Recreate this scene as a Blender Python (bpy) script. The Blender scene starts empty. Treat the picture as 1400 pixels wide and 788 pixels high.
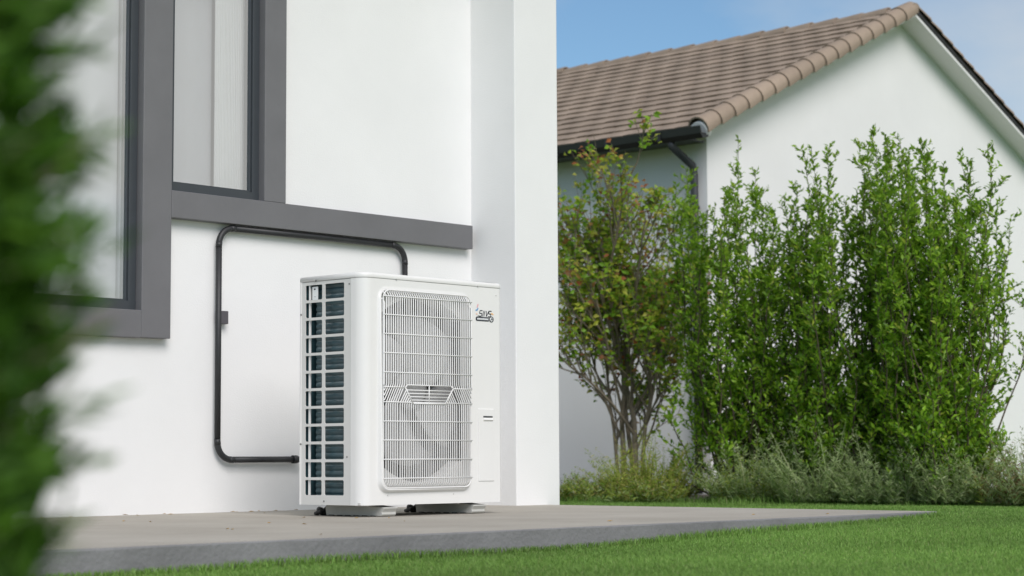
import bpy, bmesh, math, random
import numpy as np
from mathutils import Vector, Matrix
rnd = random.Random(7)
rng = np.random.default_rng(7)
SC = bpy.context.scene
COL = SC.collection
R = math.radians
PI = math.pi

# ------------------------------------------------------------------ camera
cam_d = bpy.data.cameras.new('camera')
cam = bpy.data.objects.new('camera', cam_d); COL.objects.link(cam)
CAM = Vector((-5.836, -7.524, 0.253))
pitch, roll, yaw = 0.0860, -0.0050, 0.7493
fwd = Vector((math.cos(pitch)*math.cos(yaw), math.cos(pitch)*math.sin(yaw), math.sin(pitch)))
rt0 = Vector((math.sin(yaw), -math.cos(yaw), 0)); up0 = rt0.cross(fwd)
rt = math.cos(roll)*rt0 + math.sin(roll)*up0
up = -math.sin(roll)*rt0 + math.cos(roll)*up0
m = Matrix((rt, up, -fwd)).transposed().to_4x4(); m.translation = CAM
cam.matrix_world = m
cam_d.lens = 2697.13*36/1400; cam_d.sensor_width = 36
cam_d.clip_start = 0.02; cam_d.clip_end = 3000
cam_d.dof.use_dof = True; cam_d.dof.focus_distance = 8.8; cam_d.dof.aperture_fstop = 4.0
SC.camera = cam

# ------------------------------------------------------------------ light
SUN_EL, SUN_AZ = 40.0, -116.0        # azimuth: direction (from the scene) in which the sun stands, degrees from +X
w = bpy.data.worlds.new('World'); SC.world = w; w.use_nodes = True
nt = w.node_tree; N = nt.nodes; L = nt.links
N.clear()
out = N.new('ShaderNodeOutputWorld'); bg = N.new('ShaderNodeBackground'); bg.inputs['Strength'].default_value = 0.10
sky = N.new('ShaderNodeTexSky'); sky.sky_type = 'NISHITA'; sky.sun_disc = False
sky.sun_elevation = R(SUN_EL); sky.sun_rotation = R(90-SUN_AZ)
sky.air_density = 1.0; sky.dust_density = 0.3; sky.ozone_density = 1.0
tc = N.new('ShaderNodeTexCoord'); mp = N.new('ShaderNodeMapping')
mp.inputs['Scale'].default_value = (1.0, 1.0, 2.2); mp.inputs['Location'].default_value = (-10.8030, 18.6900, -11.1967)
n1 = N.new('ShaderNodeTexNoise'); n1.inputs['Scale'].default_value = 2.4; n1.inputs['Detail'].default_value = 7; n1.inputs['Roughness'].default_value = 0.56
n2 = N.new('ShaderNodeTexNoise'); n2.inputs['Scale'].default_value = 0.75; n2.inputs['Detail'].default_value = 1
ma = N.new('ShaderNodeMath'); ma.operation = 'MULTIPLY_ADD'; ma.inputs[1].default_value = 1.5     # large-scale cover + detail
sb = N.new('ShaderNodeMath'); sb.operation = 'SUBTRACT'; sb.inputs[1].default_value = 0.70
cr = N.new('ShaderNodeValToRGB'); cr.color_ramp.elements[0].position = 0.37; cr.color_ramp.elements[1].position = 0.80
cr.color_ramp.elements[0].color = (0.04, 0.04, 0.04, 1); cr.color_ramp.elements[1].color = (0.95, 0.95, 0.95, 1)
mx = N.new('ShaderNodeMixRGB'); mx.inputs[2].default_value = (7.5, 7.35, 7.0, 1)
L.new(tc.outputs['Generated'], mp.inputs[0]); L.new(mp.outputs[0], n1.inputs['Vector']); L.new(mp.outputs[0], n2.inputs['Vector'])
L.new(n2.outputs['Fac'], ma.inputs[0]); L.new(n1.outputs['Fac'], ma.inputs[2]); L.new(ma.outputs[0], sb.inputs[0])
L.new(sb.outputs[0], cr.inputs[0]); L.new(cr.outputs[0], mx.inputs[0])
gr = N.new('ShaderNodeMixRGB'); gr.blend_type = 'MULTIPLY'; gr.inputs[0].default_value = 1; gr.inputs[2].default_value = (0.72, 0.945, 1.08, 1)
L.new(sky.outputs[0], gr.inputs[1]); L.new(gr.outputs[0], mx.inputs[1]); L.new(mx.outputs[0], bg.inputs['Color']); L.new(bg.outputs[0], out.inputs[0])
sd = bpy.data.lights.new('sun', 'SUN'); sd.energy = 2.85; sd.angle = R(34); sd.color = (1, 0.940, 0.915)
so = bpy.data.objects.new('sun', sd); COL.objects.link(so)
sv = Vector((math.cos(R(SUN_EL))*math.cos(R(SUN_AZ)), math.cos(R(SUN_EL))*math.sin(R(SUN_AZ)), math.sin(R(SUN_EL))))
so.rotation_euler = sv.to_track_quat('Z', 'Y').to_euler()
so.location = (0, 0, 20)
SC.view_settings.view_transform = 'Standard'; SC.view_settings.look = 'None'
SC.view_settings.exposure = 0.0; SC.view_settings.gamma = 1.0

# ------------------------------------------------------------------ materials
def mat(name, col, rough=0.6, metal=0.0, noise=0.0, nscale=8.0, bump=0.0, bscale=60.0, spec=0.5, col2=None, rnd_obj=0.0):
    mt = bpy.data.materials.new(name); mt.use_nodes = True
    t = mt.node_tree; b = t.nodes['Principled BSDF']
    b.inputs['Roughness'].default_value = rough; b.inputs['Metallic'].default_value = metal
    b.inputs['Specular IOR Level'].default_value = spec
    b.inputs['Base Color'].default_value = (*col, 1)
    co = t.nodes.new('ShaderNodeTexCoord')
    last = None
    if noise or col2:
        nz = t.nodes.new('ShaderNodeTexNoise'); nz.inputs['Scale'].default_value = nscale; nz.inputs['Detail'].default_value = 6
        nz.inputs['Roughness'].default_value = 0.62
        t.links.new(co.outputs['Object'], nz.inputs['Vector'])
        rp = t.nodes.new('ShaderNodeValToRGB'); rp.color_ramp.elements[0].position = 0.3; rp.color_ramp.elements[1].position = 0.7
        c2 = col2 or tuple(min(1, c*(1+noise)) for c in col); c1 = col if col2 else tuple(c*(1-noise) for c in col)
        rp.color_ramp.elements[0].color = (*c1, 1); rp.color_ramp.elements[1].color = (*c2, 1)
        t.links.new(nz.outputs['Fac'], rp.inputs[0]); last = rp.outputs[0]
    if rnd_obj:
        oi = t.nodes.new('ShaderNodeObjectInfo'); mr = t.nodes.new('ShaderNodeMapRange')
        mr.inputs['To Min'].default_value = 1-rnd_obj; mr.inputs['To Max'].default_value = 1+rnd_obj
        t.links.new(oi.outputs['Random'], mr.inputs['Value'])
        hs = t.nodes.new('ShaderNodeHueSaturation'); hs.inputs['Color'].default_value = (*col, 1)
        if last: t.links.new(last, hs.inputs['Color'])
        t.links.new(mr.outputs[0], hs.inputs['Value']); last = hs.outputs[0]
    if last: t.links.new(last, b.inputs['Base Color'])
    if bump:
        nb = t.nodes.new('ShaderNodeTexNoise'); nb.inputs['Scale'].default_value = bscale; nb.inputs['Detail'].default_value = 5
        bp = t.nodes.new('ShaderNodeBump'); bp.inputs['Strength'].default_value = bump; bp.inputs['Distance'].default_value = 0.01
        t.links.new(co.outputs['Object'], nb.inputs['Vector']); t.links.new(nb.outputs['Fac'], bp.inputs['Height'])
        t.links.new(bp.outputs[0], b.inputs['Normal'])
    return mt

M = {}
M['stucco'] = mat('white_stucco', (0.80, 0.80, 0.795), 0.85, noise=0.028, nscale=1.3, bump=0.12, bscale=130, spec=0.2)
M['stucco_far'] = mat('white_stucco_far', (0.78, 0.78, 0.775), 0.85, noise=0.035, nscale=0.9, bump=0.15, bscale=90, spec=0.2)
M['trim'] = mat('grey_trim_paint', (0.150, 0.149, 0.156), 0.5, noise=0.06, nscale=5, bump=0.05, bscale=200)
M['frame'] = mat('anthracite_aluminium', (0.045, 0.052, 0.060), 0.38, noise=0.05)
M['pipe'] = mat('black_conduit', (0.022, 0.023, 0.025), 0.5, noise=0.15, nscale=20, bump=0.03)
M['clip'] = mat('grey_clip', (0.085, 0.08, 0.09), 0.5)
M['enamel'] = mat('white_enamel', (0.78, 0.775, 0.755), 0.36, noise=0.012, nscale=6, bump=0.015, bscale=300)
M['enamel_shade'] = mat('white_enamel_shaded', (0.66, 0.655, 0.63), 0.42, noise=0.015, nscale=6, bump=0.02, bscale=300)  # darker copy of the white enamel; the side's shade is put into its colour
M['wire'] = mat('white_wire', (0.80, 0.795, 0.78), 0.35)
M['fan'] = mat('grey_fan_plastic', (0.40, 0.40, 0.40), 0.5)
M['shroud'] = mat('pale_shroud', (0.68, 0.68, 0.66), 0.5)
M['coil'] = mat('dark_coil_fins', (0.026, 0.066, 0.078), 0.45, noise=0.25, nscale=25, spec=0.6)
M['inner'] = mat('dark_inner_plate', (0.045, 0.05, 0.052), 0.6)
M['rear'] = mat('grey_rear_coil', (0.28, 0.28, 0.28), 0.6)
M['black'] = mat('black_rubber', (0.012, 0.012, 0.013), 0.5, bump=0.4, bscale=90)
M['foot'] = mat('grey_foot', (0.50, 0.50, 0.47), 0.6, noise=0.06, nscale=12)
M['screw'] = mat('screw_metal', (0.25, 0.25, 0.24), 0.35, metal=0.8)
M['label'] = mat('white_tag', (0.80, 0.82, 0.82), 0.5)
M['ink'] = mat('dark_print', (0.035, 0.038, 0.05), 0.5)
M['inkgrey'] = mat('grey_print', (0.40, 0.40, 0.43), 0.5)
M['pink'] = mat('pink_print', (0.75, 0.38, 0.40), 0.5)
M['blue'] = mat('blue_print', (0.16, 0.38, 0.66), 0.5)
M['orange'] = mat('orange_print', (0.85, 0.50, 0.22), 0.5)
M['peach'] = mat('peach_print', (0.80, 0.56, 0.45), 0.5)
M['room'] = mat('room_plaster', (0.55, 0.55, 0.54), 0.9)
M['backing2'] = mat('grey_backing_cloth', (0.60, 0.605, 0.63), 0.9, noise=0.03, nscale=3)
M['backing'] = mat('pale_backing_cloth', (0.85, 0.855, 0.86), 0.9, noise=0.03, nscale=3)
M['curtain'] = mat('white_curtain_cloth', (0.84, 0.84, 0.83), 0.9, noise=0.03, nscale=3)
M['tile'] = mat('brown_roof_tile', (0.308, 0.242, 0.186), 0.85, noise=0.18, nscale=3.5, bump=0.2, bscale=50, rnd_obj=0.10, spec=0.25)
M['gutter'] = mat('black_gutter', (0.018, 0.018, 0.019), 0.4, noise=0.1)
M['downpipe'] = mat('dark_grey_downpipe', (0.045, 0.047, 0.052), 0.5)
M['soil'] = mat('bed_soil', (0.075, 0.058, 0.040), 0.95, noise=0.35, nscale=7, bump=0.6, bscale=25)
M['leaf_dry'] = mat('dry_leaf', (0.42, 0.27, 0.09), 0.8, noise=0.2, nscale=30)

def concrete():
    mt = mat('patio_concrete', (0.47, 0.455, 0.425), 0.85, spec=0.25)
    t = mt.node_tree; b = t.nodes['Principled BSDF']; co = t.nodes.new('ShaderNodeTexCoord')
    def nz(s, d, ro=0.6):
        q = t.nodes.new('ShaderNodeTexNoise'); q.inputs['Scale'].default_value = s; q.inputs['Detail'].default_value = d; q.inputs['Roughness'].default_value = ro
        t.links.new(co.outputs['Object'], q.inputs['Vector']); return q
    a = nz(1.3, 7); f = nz(45, 4, 0.7); sp = nz(120, 2)
    r1 = t.nodes.new('ShaderNodeValToRGB'); r1.color_ramp.elements[0].color = (0.350, 0.325, 0.280, 1); r1.color_ramp.elements[1].color = (0.445, 0.420, 0.370, 1)
    r1.color_ramp.elements[0].position = 0.32; r1.color_ramp.elements[1].position = 0.66
    t.links.new(a.outputs['Fac'], r1.inputs[0])
    r2 = t.nodes.new('ShaderNodeValToRGB'); r2.color_ramp.elements[0].color = (0.84, 0.83, 0.82, 1); r2.color_ramp.elements[1].color = (1.05, 1.05, 1.05, 1)
    t.links.new(f.outputs['Fac'], r2.inputs[0])
    mxx = t.nodes.new('ShaderNodeMixRGB'); mxx.blend_type = 'MULTIPLY'; mxx.inputs[0].default_value = 1
    t.links.new(r1.outputs[0], mxx.inputs[1]); t.links.new(r2.outputs[0], mxx.inputs[2]); t.links.new(mxx.outputs[0], b.inputs['Base Color'])
    bp = t.nodes.new('ShaderNodeBump'); bp.inputs['Strength'].default_value = 0.35; bp.inputs['Distance'].default_value = 0.004
    t.links.new(sp.outputs['Fac'], bp.inputs['Height']); t.links.new(bp.outputs[0], b.inputs['Normal'])
    return mt
M['patio'] = concrete()
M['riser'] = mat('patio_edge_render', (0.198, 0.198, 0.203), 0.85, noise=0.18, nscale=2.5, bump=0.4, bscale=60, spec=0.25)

def glass_mat():
    mt = bpy.data.materials.new('coated_window_glass'); mt.use_nodes = True
    t = mt.node_tree; t.nodes.clear()
    o = t.nodes.new('ShaderNodeOutputMaterial'); g = t.nodes.new('ShaderNodeBsdfGlossy'); g.inputs['Roughness'].default_value = 0.015
    g.inputs['Color'].default_value = (0.94, 0.95, 0.95, 1)
    tr = t.nodes.new('ShaderNodeBsdfTransparent'); tr.inputs['Color'].default_value = (0.96, 0.97, 0.97, 1)
    mxx = t.nodes.new('ShaderNodeMixShader'); mxx.inputs[0].default_value = 0.45       # reflective coating
    t.links.new(tr.outputs[0], mxx.inputs[1]); t.links.new(g.outputs[0], mxx.inputs[2]); t.links.new(mxx.outputs[0], o.inputs[0])
    return mt
M['glass'] = glass_mat()
cl = bpy.data.materials.new('clear_glass_back'); cl.use_nodes = True; cl.node_tree.nodes.clear()
_o = cl.node_tree.nodes.new('ShaderNodeOutputMaterial'); _t = cl.node_tree.nodes.new('ShaderNodeBsdfTransparent'); _t.inputs['Color'].default_value = (0.97, 0.98, 0.98, 1)
cl.node_tree.links.new(_t.outputs[0], _o.inputs[0]); M['clear'] = cl

def leaf_mat(name, rough=0.45, trans=0.28):
    mt = bpy.data.materials.new(name); mt.use_nodes = True
    t = mt.node_tree; b = t.nodes['Principled BSDF']; o = t.nodes['Material Output']
    a = t.nodes.new('ShaderNodeAttribute'); a.attribute_name = 'tint'
    b.inputs['Roughness'].default_value = rough; b.inputs['Specular IOR Level'].default_value = 0.3
    t.links.new(a.outputs['Color'], b.inputs['Base Color'])
    tl = t.nodes.new('ShaderNodeBsdfTranslucent'); t.links.new(a.outputs['Color'], tl.inputs['Color'])
    mxx = t.nodes.new('ShaderNodeMixShader'); mxx.inputs[0].default_value = trans
    t.links.new(b.outputs[0], mxx.inputs[1]); t.links.new(tl.outputs[0], mxx.inputs[2]); t.links.new(mxx.outputs[0], o.inputs[0])
    return mt
M['leaf'] = leaf_mat('shrub_leaf', 0.36, 0.5); M['weed'] = leaf_mat('weed_leaf', 0.7, 0.42); M['grass'] = leaf_mat('grass_blade', 0.55, 0.3); M['conifer'] = leaf_mat('conifer_leaf', 0.55, 0.2)
M['bark'] = mat('grey_brown_bark', (0.20, 0.165, 0.12), 0.9, noise=0.25, nscale=14, bump=0.5, bscale=60)
M['twig'] = mat('twig_bark', (0.085, 0.068, 0.042), 0.9, noise=0.25, nscale=14)
M['lawn'] = mat('lawn_ground', (0.095, 0.175, 0.035), 0.95, noise=0.3, nscale=3, bump=0.5, bscale=60, spec=0.1)

# ------------------------------------------------------------------ mesh helpers
class MB:
    """collects world-space shapes and links them as ONE mesh object"""
    def __init__(s): s.v = []; s.f = []; s.m = []; s.sm = []
    def add(s, vs, fs, mi=0, smooth=False):
        o = len(s.v); s.v += [tuple(v) for v in vs]; s.f += [tuple(i+o for i in f) for f in fs]
        s.m += [mi]*len(fs); s.sm += [smooth]*len(fs)
    def box(s, x0, x1, y0, y1, z0, z1, mi=0, mat4=None):
        vs = [Vector((x, y, z)) for z in (z0, z1) for y in (y0, y1) for x in (x0, x1)]
        if mat4: vs = [mat4 @ v for v in vs]
        s.add(vs, [(0, 2, 3, 1), (4, 5, 7, 6), (0, 1, 5, 4), (2, 6, 7, 3), (0, 4, 6, 2), (1, 3, 7, 5)], mi)
    def tube(s, pts, r, n=8, mi=0, cap=True):
        pts = [Vector(p) for p in pts]; rs = r if isinstance(r, (list, tuple)) else [r]*len(pts)
        vs = []; fs = []; prev = None
        for i, p in enumerate(pts):
            d = (pts[min(i+1, len(pts)-1)]-pts[max(i-1, 0)]).normalized()
            if prev is None:
                a = d.orthogonal().normalized()
            else:
                a = (prev - d*prev.dot(d)); a = a.normalized() if a.length > 1e-6 else d.orthogonal().normalized()
            prev = a; b = d.cross(a)
            for k in range(n):
                t = 2*PI*k/n; vs.append(p+(a*math.cos(t)+b*math.sin(t))*rs[i])
        for i in range(len(pts)-1):
            for k in range(n):
                fs.append((i*n+k, i*n+(k+1) % n, (i+1)*n+(k+1) % n, (i+1)*n+k))
        s.add(vs, fs, mi, n > 4)
        if cap:
            e = (len(pts)-1)*n
            s.add(vs[:n], [tuple(range(n-1, -1, -1))], mi); s.add(vs[e:], [tuple(range(n))], mi)
    def prism(s, prof, a0, a1, axis='y', mi=0):
        """prof: 2-D loop; extruded along axis"""
        def P(u, v, a): return {'y': (u, a, v), 'z': (u, v, a), 'x': (a, u, v)}[axis]
        n = len(prof)
        vs = [P(u, v, a0) for u, v in prof]+[P(u, v, a1) for u, v in prof]
        fs = [tuple(range(n-1, -1, -1)), tuple(range(n, 2*n))]+[(i, (i+1) % n, (i+1) % n+n, i+n) for i in range(n)]
        s.add(vs, fs, mi)
    def build(s, name, mats, parent=None, bevel=0.0, recalc=True, shadeall=False):
        me = bpy.data.meshes.new(name)
        off = parent_world(parent) if parent else Vector((0, 0, 0))
        me.from_pydata([tuple(Vector(v)-off) for v in s.v], [], s.f)
        for q in (mats if isinstance(mats, (list, tuple)) else [mats]): me.materials.append(q)
        me.polygons.foreach_set('material_index', s.m)
        me.polygons.foreach_set('use_smooth', [True]*len(s.f) if shadeall else s.sm)
        if recalc:
            b = bmesh.new(); b.from_mesh(me); bmesh.ops.remove_doubles(b, verts=b.verts, dist=1e-5)
            bmesh.ops.recalc_face_normals(b, faces=b.faces); b.to_mesh(me); b.free()
        me.update()
        o = bpy.data.objects.new(name, me); COL.objects.link(o)
        if parent: o.parent = parent
        if bevel:
            bv = o.modifiers.new('bevel', 'BEVEL'); bv.width = bevel; bv.segments = 2; bv.limit_method = 'ANGLE'; bv.angle_limit = R(40)
        return o
WORLD = {}
def parent_world(o):
    v = Vector((0, 0, 0))
    while o: v = v+Vector(o.location); o = o.parent
    return v
def tag(o, label=None, cat=None, group=None, kind=None):
    if label: o['label'] = label
    if cat: o['category'] = cat
    if group: o['group'] = group
    if kind: o['kind'] = kind
    return o
def thing(name, label, cat, loc, group=None):
    o = bpy.data.objects.new(name, None); COL.objects.link(o); o.location = loc; o.empty_display_size = 0.2
    return tag(o, label, cat, group)
def rrect(x0, x1, z0, z1, r, n=6):
    """rounded rectangle, counter-clockwise, with corner index of each point"""
    pts = []
    for k, (cx, cz, a0) in enumerate([(x1-r, z1-r, 0), (x0+r, z1-r, 90), (x0+r, z0+r, 180), (x1-r, z0+r, 270)]):
        for i in range(n+1):
            a = R(a0+90*i/n); pts.append((cx+r*math.cos(a), cz+r*math.sin(a)))
    return pts
def holed(mb, ox0, ox1, oz0, oz1, hx0, hx1, hz0, hz1, r, P, depth, mi=0, n=6):
    """flat plate with a rounded hole; P(u, v, d) maps to space, d = depth behind the face"""
    oc = [(ox1, oz1), (ox0, oz1), (ox0, oz0), (ox1, oz0)]
    hp = rrect(hx0, hx1, hz0, hz1, r, n); k = n+1
    vs = [P(u, v, 0) for u, v in oc]+[P(u, v, 0) for u, v in hp]
    fs = []
    for c in range(4):
        for i in range(n): fs.append((c, 4+c*k+i, 4+c*k+i+1))
        d = (c+1) % 4; fs.append((c, 4+c*k+n, 4+d*k, d))
    mb.add(vs, fs, mi)
    q = len(hp)
    vs = [P(u, v, 0) for u, v in hp]+[P(u, v, depth) for u, v in hp]
    mb.add(vs, [(i, (i+1) % q, (i+1) % q+q, i+q) for i in range(q)], mi)

def np_mesh(name, V, F, mt, parent=None, tint=None, smooth=False):
    """V (n,3), F list of arrays (k,3|4); tint per vertex"""
    me = bpy.data.meshes.new(name)
    off = np.array(parent_world(parent)) if parent else np.zeros(3)
    V = (V-off).astype(np.float32)
    nv = len(V); me.vertices.add(nv); me.vertices.foreach_set('co', V.ravel())
    k = F.shape[1]; me.loops.add(F.size); me.polygons.add(len(F))
    me.loops.foreach_set('vertex_index', F.astype(np.int32).ravel())
    me.polygons.foreach_set('loop_start', np.arange(0, F.size, k, dtype=np.int32))
    if smooth: me.polygons.foreach_set('use_smooth', np.ones(len(F), bool))
    me.update(calc_edges=True); me.validate()
    if tint is not None:
        a = me.color_attributes.new('tint', 'FLOAT_COLOR', 'POINT')
        c = np.ones((nv, 4), np.float32); c[:, :3] = tint; a.data.foreach_set('color', c.ravel())
    me.materials.append(mt)
    o = bpy.data.objects.new(name, me); COL.objects.link(o)
    if parent: o.parent = parent
    return o
def unit(a): return a/np.maximum(np.linalg.norm(a, axis=1, keepdims=True), 1e-9)
def leaves(P, D, ln, wd, fold=0.25, bend=0.15):
    """folded leaf per row: P base, D direction; 6 verts, 4 tris"""
    n = len(P); D = unit(D)
    rv = rng.normal(size=(n, 3))*0.75+np.array(sv)[None]*1.0; S = unit(np.cross(D, rv)); U = np.cross(S, D)
    ln = ln[:, None]; wd = wd[:, None]
    b = P; t = P+D*ln-U*ln*bend
    mid = P+D*ln*0.5
    l = P+D*ln*0.5+S*wd*0.5+U*wd*fold; r = P+D*ln*0.5-S*wd*0.5+U*wd*fold
    V = np.stack([b, l, mid, r, t], 1).reshape(-1, 3)
    o = (np.arange(n)*5)[:, None]
    F = np.concatenate([o+np.array([[0, 2, 1]]), o+np.array([[1, 2, 4]]), o+np.array([[0, 3, 2]]), o+np.array([[2, 3, 4]])], 0)
    return V, F

# ------------------------------------------------------------------ ground
ZL = -0.075
def rise(x, y): return 0.057*np.exp(-((x-2.35)**2/(2*1.25**2)+(y+2.85)**2/(2*0.85**2)))     # the lawn swells up to the patio's corner
mb = MB()
xs = [-400, -60, -12]+[-8+0.3*i for i in range(48)]+[16, 60, 400]
ys = [-400, -60, -14]+[-9+0.3*i for i in range(46)]+[8, 16, 60, 400]
vs = [(x, y, ZL-0.012+float(rise(x, y))) for y in ys for x in xs]
mb.add(vs, [(j*len(xs)+i, j*len(xs)+i+1, (j+1)*len(xs)+i+1, (j+1)*len(xs)+i) for j in range(len(ys)-1) for i in range(len(xs)-1)])
tag(mb.build('lawn', M['lawn']), kind='structure')
# planting bed along the neighbour's house
mb = MB()
bed = [(5.65, 2.6), (6.1, 0.2), (6.5, -1.6), (6.85, -3.5), (9.5, -3.5), (12.5, 1.5), (12.5, 3.4), (8.5, 3.4), (8.5, 9.0), (6.0, 9.0), (4.6, 5.0)]
mb.add([(x, y, ZL-0.008) for x, y in bed], [tuple(range(len(bed)))])
tag(mb.build('planting_bed', M['soil']), kind='structure')
# concrete patio
mb = MB()
PX0, PX1, PY0 = -4.2, 2.169, -2.737
nx = 60
edge = []
for i in range(nx+1):
    x = PX0+(PX1-PX0)*i/nx
    edge.append((x, PY0+rnd.uniform(-0.003, 0.003), rnd.uniform(-0.0025, 0.0015)))
top = [(x, y+0.004, 0) for x, y, _ in edge]
rv = [(x, y, -0.005+z) for x, y, z in edge]
bt = [(x, y, -0.13) for x, y, z in edge]
bk = [(x, 0.0, 0) for x, _, _ in edge]
for i in range(nx):
    mb.add([top[i], top[i+1], bk[i+1], bk[i]], [(0, 1, 2, 3)], 0)
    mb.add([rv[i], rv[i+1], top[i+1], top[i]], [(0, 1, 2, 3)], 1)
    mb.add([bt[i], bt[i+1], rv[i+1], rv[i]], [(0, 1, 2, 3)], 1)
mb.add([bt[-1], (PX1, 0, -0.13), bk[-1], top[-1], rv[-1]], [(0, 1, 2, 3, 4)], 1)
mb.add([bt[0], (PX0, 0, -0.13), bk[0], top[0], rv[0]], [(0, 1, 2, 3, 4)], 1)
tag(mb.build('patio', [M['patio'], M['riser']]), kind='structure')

# ------------------------------------------------------------------ near white house
HT = 3.35
wh = thing('white_house', 'white rendered house with dark grey window trim and projecting wing wall', 'house', (0, 1.5, 0))
X0w, X1w = -4.0, 2.272
W1 = (-2.0, -0.33, 0.945, 2.75); W2 = (-0.161, 0.405, 1.522, 2.75)
mb = MB()
xsb = [X0w, W1[0], W1[1], W2[0], W2[1], 1.924]
zsb = [-0.15, W1[2], W2[2], 2.75, HT]
def hole(i, j):
    xm = (xsb[i]+xsb[i+1])/2; zm = (zsb[j]+zsb[j+1])/2
    return any(a < xm < b and c < zm < d for a, b, c, d in (W1, W2))
for yy in (0.0, 0.2):
    for i in range(len(xsb)-1):
        for j in range(len(zsb)-1):
            if not hole(i, j):
                mb.add([(xsb[i], yy, zsb[j]), (xsb[i+1], yy, zsb[j]), (xsb[i+1], yy, zsb[j+1]), (xsb[i], yy, zsb[j+1])], [(0, 1, 2, 3)])
for a, b, c, d in (W1, W2):
    for p, q in (((a, c), (b, c)), ((b, c), (b, d)), ((b, d), (a, d)), ((a, d), (a, c))):
        mb.add([(p[0], 0, p[1]), (q[0], 0, q[1]), (q[0], 0.2, q[1]), (p[0], 0.2, p[1])], [(0, 1, 2, 3)])
wl = mb.build('wall', M['stucco'], wh)
mb = MB(); mb.box(1.924, X1w, -0.332, 0.2, -0.15, HT)
mb.build('wing_wall', M['stucco'], wh, bevel=0.006)
mb = MB()
mb.box(X0w, X0w+0.2, 0.2, 4, -0.15, HT); mb.box(X1w-0.2, X1w, 0.2, 4, -0.15, HT); mb.box(X0w+0.2, X1w-0.2, 3.8, 4, -0.15, HT)
mb.build('outer_wall', M['stucco'], wh)
mb = MB(); mb.box(X0w+0.2, X1w-0.2, 1.4, 1.45, -0.1, HT-0.1); mb.box(X0w+0.2, X1w-0.2, 0.2, 1.4, -0.1, -0.02)
mb.build('inner_wall', M['room'], wh)
mb = MB(); mb.box(X0w-0.05, X1w+0.05, -0.38, 4.05, HT, HT+0.12)
mb.build('roof', M['stucco'], wh)
TD = -0.054
for nm, b in (('trim_band', (-0.328, -0.161, TD, 0, 0.819, 2.88)), ('trim_band', (-2.15, -0.328, TD+0.0005, 0, 0.817, 0.945)),
              ('trim_band', (0.405, 0.543, TD, 0, 1.5225, 2.88)), ('trim_band', (-0.161, 1.880, TD-0.0015, 0, 1.393, 1.522)),
              ('trim_band', (-0.161, 0.405, TD, 0, 2.75, 2.88)), ('trim_band', (-2.15, -0.328, TD, 0, 2.75, 2.88)),
              ('trim_band', (-2.15, -2.0, TD, 0, 0.945, 2.75))):
    mb = MB(); mb.box(*b); mb.build(nm, M['trim'], wh, bevel=0.003)
for a, b, c, d in (W1, W2):
    fw_ = 0.042
    mb = MB()
    mb.box(a, b, -0.010, 0.06, c, c+fw_); mb.box(a, b, -0.010, 0.06, d-fw_, d)
    mb.box(a, a+fw_, -0.010, 0.06, c+fw_, d-fw_); mb.box(b-fw_, b, -0.010, 0.06, c+fw_, d-fw_)
    g = 0.008                                            # glazing bead
    mb.box(a+fw_, b-fw_, 0.002, 0.03, c+fw_, c+fw_+g); mb.box(a+fw_, a+fw_+g, 0.002, 0.03, c+fw_+g, d-fw_); mb.box(b-fw_-g, b-fw_, 0.002, 0.03, c+fw_+g, d-fw_)
    f = mb.build('window_frame', M['frame'], wh, bevel=0.002)
    mb = MB(); mb.box(a+fw_-0.004, b-fw_+0.004, 0.012, 0.020, c+fw_-0.004, d-fw_+0.004); mb.m = [1, 1, 0, 1, 1, 1]; mb.build('pane', [M['glass'], M['clear']], f)
# cloth behind the panes; the pale and grey sheets are added to brighten them
def cloth(name, label, cat, x0, x1, z0, z1, y, amp, freq, m_):
    mb = MB(); n = 64
    p = [(x0+(x1-x0)*i/n, y+amp*math.sin(freq*(x0+(x1-x0)*i/n))+amp*0.4*math.sin(2.7*freq*i/n)) for i in range(n+1)]
    lp = p+[(a, b+0.004) for a, b in reversed(p)]
    mb.prism(lp, z0, z1, 'z')
    return tag(mb.build(name, m_), label, cat)
cloth('added_backing', 'pale grey blind added behind the large left window to brighten its glass', 'backing', -1.98, -0.345, 0.96, 2.74, 0.13, 0.002, 9, M['backing'])
cloth('added_backing', 'pale grey blind added behind the left half of the small right window to brighten its glass', 'backing', -0.15, 0.23, 1.53, 2.74, 0.15, 0.002, 9, M['backing2'])
cloth('curtain', 'white curtain hanging behind the right half of the small window', 'curtain', 0.205, 0.40, 1.53, 2.74, 0.09, 0.004, 45, M['curtain'])

# ------------------------------------------------------------------ conduit on the wall
cp = thing('refrigerant_pipe', 'black pipe running in a loop along the white wall to the unit', 'pipe', (0.14, 0, 0.9))
PY = -0.032; PR = 0.0150
def bend(c, r, a0, a1, n=8, y=PY): return [(c[0]+r*math.cos(R(a0+(a1-a0)*i/n)), y, c[1]+r*math.sin(R(a0+(a1-a0)*i/n))) for i in range(n+1)]
rB = 0.085
e1 = bend((0.225, 1.373-rB), rB, 180, 90); e2 = bend((1.386-rB, 1.373-rB), rB, 90, 0); e3 = bend((0.225, 0.252+rB), rB, 180, 270)
for pts in ([(0.14, PY, 0.252+rB), (0.14, PY, 0.8), (0.14, PY, 1.373-rB)], [(0.225, PY, 1.373), (0.8, PY-0.001, 1.374), (1.386-rB, PY, 1.373)],
            [(1.386, PY, 1.373-rB), (1.386, PY, 0.62)], [(0.225, PY, 0.252), (0.66, PY, 0.252)]):
    mb = MB(); mb.tube(pts, PR, 16); mb.build('pipe_run', M['pipe'], cp)
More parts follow.
